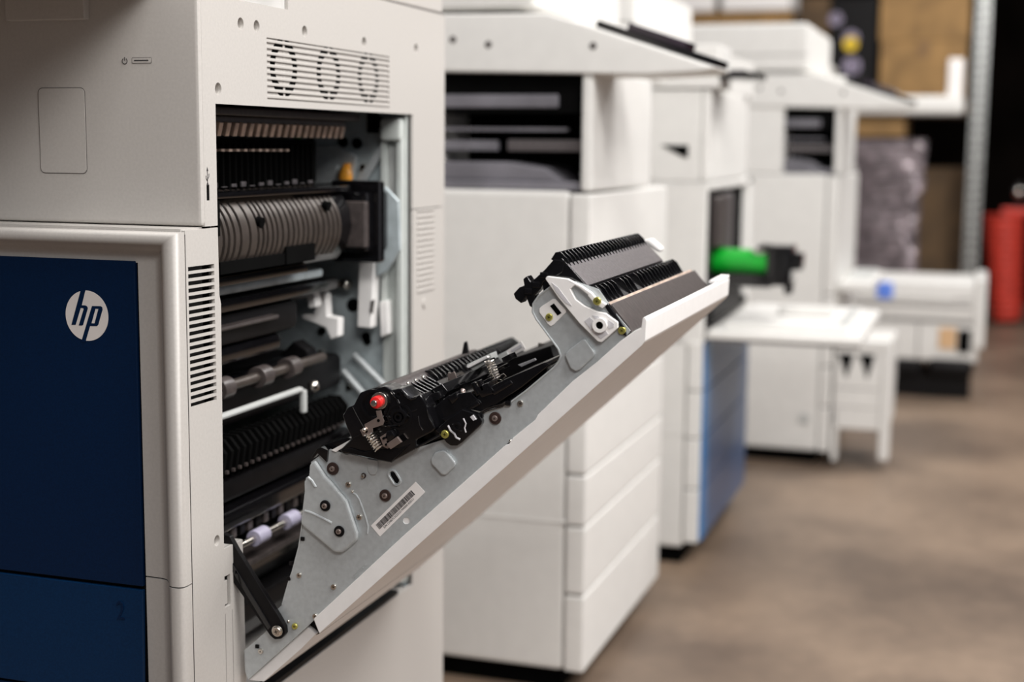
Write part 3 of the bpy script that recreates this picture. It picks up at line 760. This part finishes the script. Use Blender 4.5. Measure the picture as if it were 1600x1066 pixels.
# terraces between cap and plate
b = MB(BLACK, BLACKM, STEEL)
def blk(pts, y0, y1, bev=.0010, mi=0): b.mat(mi).prism(dp(pts, y0), 'y', y0, y1, bev)
blk([(672, 640), (700, 618), (735, 612), (752, 630), (728, 646), (684, 672)], 1.403, 1.48, .0015)
blk([(735, 640), (752, 612), (790, 592), (830, 575), (850, 566), (858, 572), (815, 606), (757, 645)], 1.404, 1.50, .0015)
blk([(750, 650), (800, 622), (866, 570), (874, 560), (874, 566), (820, 612), (757, 650)], 1.404, 1.85, .0012)
blk([(700, 622), (712, 612), (716, 622), (706, 632)], 1.40, 1.43)
blk([(664, 625), (672, 610), (690, 600), (700, 612), (690, 630), (672, 640)], 1.42, 1.56, .001)
blk([(668, 618), (684, 612), (690, 622), (676, 630)], 1.408, 1.42)
blk([(735, 600), (741, 597), (750, 616), (744, 620)], 1.402, 1.41); blk([(744, 596), (750, 594), (757, 610), (752, 613)], 1.402, 1.41)
blk([(742, 606), (762, 598), (774, 614), (752, 622)], 1.402, 1.43, .0012)
blk([(766, 612), (797, 594), (802, 600), (772, 618)], 1.402, 1.46, .001)
blk([(690, 655), (704, 650), (745, 626), (750, 632), (700, 662)], 1.398, 1.404, .0008)
blk([(650, 640), (690, 612), (760, 575), (800, 560), (860, 540), (866, 560), (700, 655)], 1.62, 1.86, .002, 1)
rr = random.Random(5)
for k in range(18):
    x_ = rr.uniform(665, 790); y_ = 655-.55*(x_-665)-rr.uniform(8, 42); s_ = rr.uniform(4, 9); yy = 1.44+rr.random()*.12
    blk([(x_, y_), (x_+s_*1.5, y_-s_*.8), (x_+s_*2, y_+s_*.2), (x_+s_*.5, y_+s_)], yy, yy+.02, .0008)
b.build('guide_trough', door1)
for (x_, y_, y0, s_) in ((707, 589, 1.50, 7), (700, 608, 1.44, 4), (828, 553, 1.68, 5), (846, 541, 1.72, 6)):
    c = onY(x_, y_, y0); w_ = s_*.0007
    MB(STEEL).box(c[0]-w_, c[0]+w_, y0-.002, y0, c[1]-w_, c[1]+w_, .0005).build('bright_contact', door1)
c = onY(707, 589, 1.49); MB(COPPER).box(-.0048, .0048, -.001, .001, -.0048, .0048, .0006, Matrix.Translation((c[0], 1.49, c[1])) @ Matrix.Rotation(-.45, 4, 'Y')).build('copper_plate', door1)
spring('coil_spring', onY(764, 563, 1.44), onY(775, 592, 1.44), 1.44, 1.44, .0050, 8, .0008, STEEL)
b = MB(STEEL); b.tube([(onY(x_, y_, 1.44)[0], 1.44, onY(x_, y_, 1.44)[1]) for x_, y_ in ((774, 592), (784, 594), (791, 588), (787, 584), (776, 590))], .0007, 6).build('spring_hook', door1)
b = MB(GREY, SILVER)
b.prism(dp([(729, 570), (767, 552), (770, 562), (741, 580)], 1.53), 'y', 1.528, 1.55, .001)  # grey colour stands in for light reflected off a glossy facet
b.build('reflection_face', door1)
b = MB(CLEAN, GREY)
b.prism(dp([(730, 572), (762, 556), (764, 559), (733, 575)], 1.525), 'y', 1.522, 1.53, .0004)
b.build('light_strip', door1)
b = MB(PAPER, INK)
b.prism([onY(*q_, 1.60) for q_ in ((792, 548), (815, 533), (822, 545), (799, 556))], 'y', 1.598, 1.60)
b.build('small_label', door1)
b = MB(INK); b.prism([onY(*q_, 1.5978) for q_ in ((798, 547), (814, 538), (816, 542), (801, 551))], 'y', 1.5974, 1.598); b.mats = (LG,); b.build('label_print', door1)
b = MB(GREY, METAL)
b.prism([onY(*q_, 1.62) for q_ in ((777, 556), (792, 548), (797, 558), (785, 566))], 'y', 1.618, 1.63, .0006); b.build('clear_clip', door1)
b = MB(LG).prism([onY(*q_, 1.55) for q_ in ((810, 570), (836, 560), (838, 563), (816, 573))], 'y', 1.548, 1.552, .0003); b.build('light_strip', door1)
b = MB(COPPER)
b.sphere((onY(723, 612, 1.42)[0], 1.42, onY(723, 612, 1.42)[1]), .0035); b.build('copper_pin', door1)
# wires at the trough edge
b = MB(BLACK)
for o_ in (0, 2, 4):
    b.tube([(D(x_, y_+o_)[0], YD-.002, D(x_, y_+o_)[1]) for x_, y_ in ((748, 646), (762, 638), (775, 634), (786, 631), (792, 627), (796, 629))], .0006, 6)
b.build('wire', door1)
for px, py in ((795, 629), (752, 648)):
    c = D(px, py); MB(BLACK).box(c[0]-.003, c[0]+.003, YD-.004, YD+.001, c[1]-.003, c[1]+.002, .0006).build('edge_clip', door1)

# finned paper guide at the top of the door
b = MB(BLACK, SILVER, BLACKM)
G0 = 1.408
b.mat(0).prism(dp([(872, 410), (880, 402), (919, 446), (930, 462), (922, 478), (852, 462), (850, 440)], G0), 'y', 1.402, 1.762, .001)
b.mat(1).prism(dp([(889, 411), (921, 445.5), (917, 449), (884, 414)], G0), 'y', 1.404, 1.760, .0006)
g1 = b.build('upper_paper_guide', door1)
for k in range(26):
    y = 1.405+k*.0138
    MB(BLACK).prism(dp([(862, 405), (869, 394), (877, 393), (887, 403), (896, 421), (889, 423), (876, 414)], G0), 'y', y, y+.0035, .0005).build('fin', g1)
b = MB(BLACK, BLACKM, SILVER, METAL)
endp = [(803, 459), (812, 449), (820, 446), (818, 436), (824, 431), (830, 440), (838, 434), (852, 421), (866, 405), (884, 408), (880, 425), (866, 434), (850, 440), (845, 452), (836, 461), (838, 474), (834, 482), (828, 478), (823, 464), (815, 474), (806, 467)]
b.prism(dp(endp, 1.402), 'y', 1.400, 1.416, .001)
for q_ in ((826, 455), (838, 445), (850, 430)):
    c = D(*q_, 1.399); b.box(c[0]-.004, c[0]+.004, 1.397, 1.401, c[1]-.003, c[1]+.003, .0006, None)
b.build('guide_end', door1)
b = MB(BLACK, BLACKM, TOOTH)
b.mat(1).prism(dp([(919, 450), (934, 462), (952, 476), (960, 496), (930, 486)], G0), 'y', 1.404, 1.80, .001)
b.mat(2).prism(dp([(949, 474), (953, 471.5), (957, 476), (953, 479)], G0), 'y', 1.4035, 1.83, .0004)
g2 = b.build('middle_paper_guide', door1)
for k in range(24):
    y = 1.408+k*.0165
    if k in (5, 9): continue
    MB(BLACK, SILVER).prism(dp([(921, 450), (930, 446), (938, 452), (950, 472), (944, 474), (930, 462)], G0), 'y', y, y+.0030, .0004).build('fin', g2)
b = MB(BROWN, BLACK)
b.prism(dp([(951, 477), (957, 474), (984, 508), (989, 518), (982, 524), (972, 514)], G0), 'y', 1.404, 1.842, .001)
b.mat(1).prism(dp([(943, 476), (951, 475), (976, 512), (980, 526), (970, 522)], 1.398), 'y', 1.397, 1.404, .001)
b.build('lower_paper_guide', door1)
b = MB(CLEAN, METAL)
b.prism(dp([(880, 408), (896, 404), (918, 424), (914, 432), (900, 424)], 1.43), 'y', 1.79, 1.81, .003)
b.build('rear_bracket', door1)

# ================================================================== other copiers
def copier(name_label, xf, y0, dep, wid, open_front=False, blue=False, panel=True, cavity=True, seams=((.437, .0), (.338, .0)), cav=(.28, .965), adf=.115):
    """front faces +X; y0 is the side facing the camera, wid its length along y, dep its depth along x"""
    t = thing('copier', name_label, 'copier', (xf-dep/2, y0+wid/2, 0))
    xb_ = xf-dep; y1 = y0+wid
    b = MB(COPW, LINE, VOID)
    xm = xf-.040
    if not open_front:
        b.box(xb_, xm-.001, y0+.003, y1, .045, .968, .012)
    else:
        b.box(xb_, xm-.001, y0+.003, y1, .045, .60, .012)
        b.box(xb_, xf-.30, y0+.003, y1, .55, .968, .010)
        b.box(xf-.31, xf-.002, y0+.003, y0+.02, .56, .968, .006).box(xf-.31, xf-.002, y1-.08, y1, .56, .968, .006).box(xf-.31, xf-.002, y0+.003, y1, .945, .968, .006)
        b.mat(2).box(xf-.305, xf-.30, y0+.02, y1-.05, .58, .945)
    b.mat(2).box(xb_+.03, xf-.05, y0+.03, y1-.03, 0.001, .05)
    b.mat(0).box(xb_, xm+.012, y0+.0018, y0+.01, .338, .342)
    body = b.build('base_cabinet', t)
    # front covers / drawers
    zs = [.045, .20, .335, .435, .575, .965] if not open_front else [.06, .20, .33, .45, .575]
    mt_ = BLUE2 if blue else COPW
    for i in range(len(zs)-1):
        b = MB(COPW, SLATE if blue else COPW, BLUE2)
        b.box(xm, xf-.004 if blue else xf, y0, y1, zs[i]+.0015, zs[i+1]-.0015, .006 if not blue else .004)
        if blue:
            b.mat(2).box(xf-.004, xf+.002, y0+.022, y0+.10, zs[i]+.002, zs[i+1]-.002, .002)
            b.mat(1).box(xf-.004, xf+.002, y0+.10, y1-.01, zs[i]+.002, zs[i+1]-.002, .002)
        d = b.build('front_cover' if (zs[i] > .5) else 'paper_drawer', t)
        if not blue and zs[i] < .5: pass
    # column and output cavity
    b = MB(COPW, VOID, GREYM, SILVER, GREY)
    cl = cav[0]
    b.mat(0).box(xf-.022, xf-.0, y0+.004, y0+wid*.73, .968, 1.19, .006)                       # column towards the front
    if cavity:
        b.box(xb_, xf-.022-cl, y0+.004, y1, .968, 1.19, .004)
        b.mat(1).box(xf-.022-cl, xf-.022, y0+.20, y0+.22, .968, 1.19)
        b.mat(2).box(xf-.022-cl, xf-.022, y0+.02, y0+.20, .968, .985, .004)
        b.prism([(xf-.022-cl, .984), (xf-.022-cl, 1.020), (xf-.17, 1.020), (xf-.10, 1.010), (xf-.06, .984)], 'y', y0+.03, y0+.20, .006)
        b.mat(1).box(xf-.022-cl, xf-.022, y0+.02, y0+.21, 1.11, 1.19, .002)
        b.mat(2).box(xf-.022-cl, xf-.07, y0+.015, y0+.03, 1.12, 1.145, .004)
        b.box(xf-.022-cl, xf-.06, y0+.04, y0+.06, 1.078, 1.084)
        b.mat(3).box(xf-.18, xf-.03, y0+.05, y0+.07, 1.040, 1.062, .003).mat(2).box(xf-.022-cl, xf-.20, y0+.05, y0+.07, 1.040, 1.060, .003)
    else:
        b.box(xb_, xf-.022, y0+.004, y1, .968, 1.19, .004)
    b.build('output_bay', t)
    # scanner slab with control panel
    b = MB(COPW, LINE)
    prof_ = [(xb_, 1.192), (xf+.10, 1.178), (xf+.20, 1.183), (xf+.225, 1.190), (xf-.02, 1.270), (xf-.09, 1.290), (xb_, 1.296)] if panel else [(xb_, 1.192), (xf+.02, 1.192), (xf+.02, 1.296), (xb_, 1.296)]
    b.prism(prof_, 'y', y0-.004, y0+.16, .006)
    b.prism([(xb_, 1.192), (xf-.01, 1.192), (xf-.01, 1.290), (xb_, 1.294)], 'y', y0+.16, y1, .006)
    for dx, dz in ((-.27, 1.245), (-.20, 1.235), (.0, 1.23)):
        b.mat(1).cyl((xf+dx, y0-.0045, dz), (xf+dx, y0-.0035, dz), .007, seg=16)
    b.build('scanner', t)
    b = MB(COPW, LINE)
    b.box(xb_, xf-adf, y0+.01, y1-.01, 1.300, 1.455, .018)
    b.mat(1).box(xb_, xf-adf-.005, y0+.008, y0+.012, 1.352, 1.354)
    b.build('document_feeder', t)
    if panel:
        b = MB(BLACK, DISPLAY)
        a_ = math.atan2(1.270-1.190, -.245)
        sl = lambda s_: (xf-.02+s_*.245, 1.270-s_*.080)
        p0, p1 = sl(.08), sl(.98)
        b.prism([(p0[0], p0[1]+.001), (p1[0], p1[1]+.001), (p1[0]+.004, p1[1]+.014), (p0[0]+.004, p0[1]+.014)], 'y', y0+.010, y0+.13, .002)
        q0, q1 = sl(.28), sl(.72)
        b.mat(1).prism([(q0[0]+.004, q0[1]+.013), (q1[0]+.004, q1[1]+.013), (q1[0]+.008, q1[1]+.026), (q0[0]+.008, q0[1]+.026)], 'y', y0+.03, y0+.12, .003)
        b.build('control_panel', t)
    return t
c2m = copier('plain white copier behind the open side door, black tilted control panel on top', -.685, 2.53, .60, .665, cav=(.29, 0))
b = MB(GREY); 
for q_ in ((712, 68), (775, 80)): 
    pass
c3m = copier('white and blue copier with dark open front and a green drum pulled out', -.640, 3.45, .62, .72, open_front=True, blue=True, panel=False, cavity=False, adf=.19)
# extras of copier three
b = MB(VOID); b.prism([(-.76, 1.056), (-.692, 1.056), (-.692, 1.024), (-.71, 1.03)], 'y', 3.4522, 3.456); b.build('side_recess', c3m)
b = MB(BLACK, BLACKM, DISPLAY)
b.box(-.645, -.53, 3.448, 3.60, 1.214, 1.230, .003).mat(2).box(-.60, -.56, 3.46, 3.58, 1.230, 1.236, .002)
b.build('control_panel', c3m)
b = MB(COPW, GREY, LINE)
b.box(-.635, -.262, 3.455, 4.10, .578, .603, .006)
b.mat(0).box(-.60, -.30, 3.52, 4.03, .603, .615, .004).mat(1).box(-.33, -.31, 3.6, 3.95, .615, .620)
b.mat(0).box(-.50, -.36, 3.75, 3.80, .614, .640, .006)
b.mat(2).box(-.632, -.265, 3.4545, 3.4555, .577, .5845)
b.build('front_door', c3m)
b = MB(BLACKM, BROWN, SILVER, VOID)
b.mat(3).box(-.66, -.655, 3.462, 4.06, .61, .95).mat(0).box(-.70, -.640, 3.48, 3.52, .62, .94, .006).mat(1).box(-.66, -.625, 3.55, 3.75, .80, .93, .01)
b.mat(2).box(-.64, -.622, 3.66, 3.72, .79, .935, .004).mat(1).box(-.65, -.63, 3.56, 3.60, .80, .88, .01)
b.mat(3).box(-.90, -.64, 3.48, 4.10, .61, .63)
b.mat(0).box(-.75, -.63, 3.50, 3.95, .61, .72, .01)
b.build('engine_interior', c3m)
# green drum unit pulled out
b = MB(GREEN, BLACK, BLACKM, STEEL)
b.cyl((-.70, 3.64, .762), (-.500, 3.64, .762), .033, seg=36, bev=.004)
dr = b.build('imaging_drum', c3m)
b = MB(BLACK, BLACKM)
b.box(-.72, -.50, 3.60, 3.69, .700, .735, .004).box(-.515, -.452, 3.60, 3.70, .705, .808, .006).box(-.46, -.428, 3.62, 3.67, .745, .790, .004)
b.mat(1).box(-.47, -.452, 3.61, 3.66, .685, .72, .003).box(-.54, -.50, 3.60, 3.70, .795, .806, .002)
b.build('drum_carrier', c3m)
b = MB(PAPER).sphere((-.535, 3.615, .795), .012, (1.6, .6, .9)).build('drum_cap', c3m)

c4m = copier('white copier behind the open blue-fronted one, small dark output bay in its side', -.45, 4.75, .62, .70, cav=(.165, 0), open_front=False)
# copier four: lowered unit in front (extended drawer with legs)
t = thing('finisher', 'low white sheet finisher on legs beside the cabinet of the white copier', 'finisher', (-.36, 4.9, 0))
b = MB(COPW, VOID, LINE)
b.box(-.445, -.262, 4.74, 5.05, .13, .415, .010)
b.box(-.292, -.258, 4.733, 4.80, .035, .40, .006).box(-.445, -.425, 4.74, 4.80, .02, .2, .006)
b.mat(0).box(-.445, -.262, 4.735, 5.05, .40, .43, .006)
b.build('body', t)
b = MB(VOID)
for x_ in (-.435, -.368): b.prism([(x_, .385), (x_+.055, .385), (x_+.045, .345), (x_+.032, .300), (x_+.018, .345)], 'y', 4.7385, 4.742)
b.build('dark_recess', t)
b = MB(LINE); b.box(-.435, -.30, 4.7392, 4.742, .268, .2705).box(-.435, -.30, 4.7392, 4.742, .205, .2070); b.build('seam', t)
b = MB(GREY); b.cyl((-.535, 4.7485, .155), (-.535, 4.7515, .155), .017, seg=20); b.build('round_badge', c4m)
b = MB(COPW, GREY)                                                          # table-like opened cover beside
b.box(-.442, -.335, 4.77, 5.30, .585, .615, .006).mat(1).box(-.43, -.35, 4.9, 5.3, .615, .620)
b.build('lowered_cover', c4m)

# copier five
t5 = copier('farthest white copier, overhanging control panel shelf before the cardboard boxes', -.62, 6.70, .62, .68, cav=(.16, 0), panel=False)
b = MB(COPW, GREY)
b.box(-.60, -.112, 6.69, 6.95, 1.210, 1.290, .015); b.build('control_shelf', t5)
b = MB(PAPER, GREY); b.box(-.185, -.12, 6.72, 6.84, 1.292, 1.455, .008); b.build('white_card_reader', t5)
t = thing('supply_trolley', 'low white machine base with pulled-out trays, blue sticker on top, by the red hose', 'trolley', (-.29, 6.45, 0))
P5 = 6.25
b = MB(COPW, LINE, VOID)
b.box(-.62, .005, P5, P5+.42, .33, .50, .02).box(-.58, .005, P5, P5+.42, .16, .327, .012).box(-.02, .028, P5-.01, P5+.42, .22, .52, .012)
b.mat(0).box(-.50, -.10, P5-.006, P5, .425, .432).mat(1).box(-.60, -.03, P5-.004, P5+.001, .395, .400).box(-.60, -.03, P5-.004, P5+.001, .425, .428).box(-.56, -.03, P5-.004, P5+.001, .327, .334)
b.box(-.24, -.236, P5-.004, P5, .17, .32)
b.build('body', t)
b = MB(BLACKM, VOID); b.box(-.57, -.22, P5-.01, P5+.42, .085, .165, .02).box(-.20, -.01, P5-.02, P5+.42, .09, .175, .03)
b.box(-.54, -.02, P5+.02, P5+.40, .001, .09)
b.build('plinth', t)
b = MB(TAN, VOID); b.box(-.155, -.085, P5-.005, P5, .215, .305); b.mat(1).box(-.080, -.025, P5-.005, P5, .20, .30, .004); b.build('side_fitting', t)
b = MB(STICKER); b.box(-.418, -.352, P5-.006, P5+.01, .418, .488, .002); b.build('blue_sticker', t)

# ================================================================== shelving and stock
t = thing('storage_rack', 'galvanised steel storage rack with perforated upright post', 'rack', (-1.0, 8.3, 0))
b = MB(GALV, VOID)
b.box(-.098, -.018, 8.0, 8.03, 0, 2.6, .004)
b.mat(1)
for k in range(50):
    z = .1+k*.05
    for x_ in (-.078, -.038): b.box(x_-.007, x_+.007, 7.9985, 8.0005, z, z+.022)
b.build('post', t)
b = MB(GALV).box(-.098, -.018, 8.9, 8.93, 0, 2.6, .004).build('post', t)
b = MB(GALV).box(-3.0, -2.92, 8.0, 8.03, 0, 2.6, .004).build('post', t)
b = MB(GALV).box(-3.0, -2.92, 8.9, 8.93, 0, 2.6, .004).build('post', t)
for z in (.10, 1.24): MB(CARDD, CARDD).box(-2.92, -.098, 8.0, 8.93, z, z+.06, .006).build('shelf', t)
def cbox(label, x0, x1, y0, y1, z0, z1, mat=CARD, tape=True, group=None, name='cardboard_box', cat='box'):
    t = thing(name, label, cat, ((x0+x1)/2, (y0+y1)/2, z0), group)
    b = MB(mat).box(x0, x1, y0, y1, z0, z1, .004); b.build('carton', t)
    if tape:
        b = MB(material('packing_tape', (.20, .11, .04), .3, noise=.1, nscale=20)).box((x0+x1)/2-.03, (x0+x1)/2+.03, y0-.001, y0+.02, z1-.09, z1+.001); b.build('tape', t)
    return t
cbox('brown cardboard box on the rack shelf, lower of two beside the post', -.575, -.130, 8.02, 8.6, 1.302, 1.628)
cbox('brown cardboard box stacked on top of another beside the rack post', -.585, -.125, 8.02, 8.6, 1.630, 2.05)
# toner carton, black with round emblem
t = thing('toner_box', 'tall black carton with a yellow round mark on the rack shelf', 'box', (-.72, 8.2, 1.302))
b = MB(BLACKM).box(-.845, -.60, 8.05, 8.4, 1.302, 1.86, .004); b.build('carton', t)
EMB = material('grey_print', (.23, .20, .27), .3, noise=.6, nscale=40); YP = material('yellow_print', (.65, .45, .03), .3, noise=.3, nscale=30)
b = MB(EMB, YP)
b.mat(0).cyl((-.735, 8.0495, 1.645), (-.735, 8.048, 1.645), .045, seg=24).cyl((-.82, 8.0495, 1.75), (-.82, 8.048, 1.75), .038, seg=20)
b.mat(1).cyl((-.735, 8.0482, 1.615), (-.735, 8.0465, 1.615), .040, seg=24)
b.mat(0).cyl((-.725, 8.0495, 1.50), (-.725, 8.048, 1.50), .05, seg=24)
b.build('printed_mark', t)
t = thing('toner_box', 'dark narrow carton left of the black carton with the yellow mark', 'box', (-.93, 8.2, 1.302))
MB(CARDD).box(-1.02, -.855, 8.05, 8.4, 1.302, 1.87, .004).build('carton', t)
for i, (x0, x1, lb) in enumerate(((-1.86, -1.49, 'white topped open brown carton high on the rack, left of a pair'), (-1.45, -1.07, 'white topped open brown carton high on the rack, right of a pair'))):
    t = thing('open_carton', lb, 'box', ((x0+x1)/2, 8.3, 1.302))
    MB(CARD).box(x0-.015, x1+.015, 8.05, 8.5, 1.302, 1.80, .003).build('carton', t)
    MB(PAPER).box(x0, x1, 8.03, 8.45, 1.80, 2.02, .02).build('white_sleeve', t)
cbox('dark brown carton under the shelf behind the wrapped bundle', -.62, -.11, 8.25, 8.8, .162, .95, CARDD, False)
cbox('brown carton tight under the shelf above the wrapped bundle', -.80, -.43, 8.05, 8.6, 1.12, 1.235, CARD, False)
# wrapped bundle
def wrapped():
    bm = bmesh.new(); rr = random.Random(9); nx, nz = 36, 60
    x0, x1, z0, z1, y0, y1 = -.765, -.335, .162, 1.105, 8.0, 8.22
    ring_ = []
    N = 64
    for j in range(nz+1):
        z = z0+(z1-z0)*j/nz; row = []
        for i in range(N):
            t = 2*math.pi*i/N; cx, cy = (x0+x1)/2, (y0+y1)/2
            ct, st = math.cos(t), math.sin(t)
            sx = abs(ct)**.35*(1 if ct > 0 else -1); sy = abs(st)**.35*(1 if st > 0 else -1)
            k = 1+.02*rr.uniform(-1, 1)+.02*math.sin(z*17+i*.6)
            bulge = 1.0 if j < nz*.7 else 1.08
            row.append(bm.verts.new((cx+sx*(x1-x0)/2*k*bulge, cy+sy*(y1-y0)/2*k, z)))
        ring_.append(row)
    for a, q in zip(ring_, ring_[1:]):
        for i in range(N): bm.faces.new((a[i], a[(i+1) % N], q[(i+1) % N], q[i]))
    bm.faces.new(ring_[0][::-1]); bm.faces.new(ring_[-1])
    me = bpy.data.meshes.new('wrapped_bundle'); bm.to_mesh(me); bm.free(); me.materials.append(WRAP)
    o = bpy.data.objects.new('wrapped_bundle', me); COL.objects.link(o)
    return tag(o, 'tall dark bundle in shiny crinkled stretch wrap standing on the rack', 'bundle')
wrapped()
# red ribbed tube bundle far down the aisle
t = thing('red_hose', 'thick red ribbed hose standing upright beyond the rack post', 'hose', (.20, 9.2, 0))
b = MB(REDH)
b.cyl((.165, 9.2, .02), (.115, 9.2, .66), .085, .118, seg=24, bev=.01)
for k in range(14):
    z = .08+k*.044; x_ = .165-.05*(z-.02)/.64; r_ = .087+.033*(z-.02)/.64
    b.cyl((x_, 9.2, z-.010), (x_, 9.2, z+.010), r_+.006, seg=24, bev=.004)
b.build('hose', t)
MB(REDH).box(.10, .72, 9.17, 9.23, .665, .705, .008).build('rail', t)
t = thing('floor_machine', 'black machine with a round bright knob at the right edge, under the red rail', 'machine', (.55, 9.1, 0))
b = MB(BLACKM, BROWN, STEEL)
b.box(.32, .78, 9.0, 9.15, 0, .66, .03).mat(1).box(.36, .74, 8.99, 9.0, .12, .5)
b.build('body', t)
b = MB(BLACKM, STEEL); b.box(.185, .215, 9.26, 9.30, 0, .86, .004).mat(1).sphere((.195, 9.25, .80), .035); b.build('lever', t)
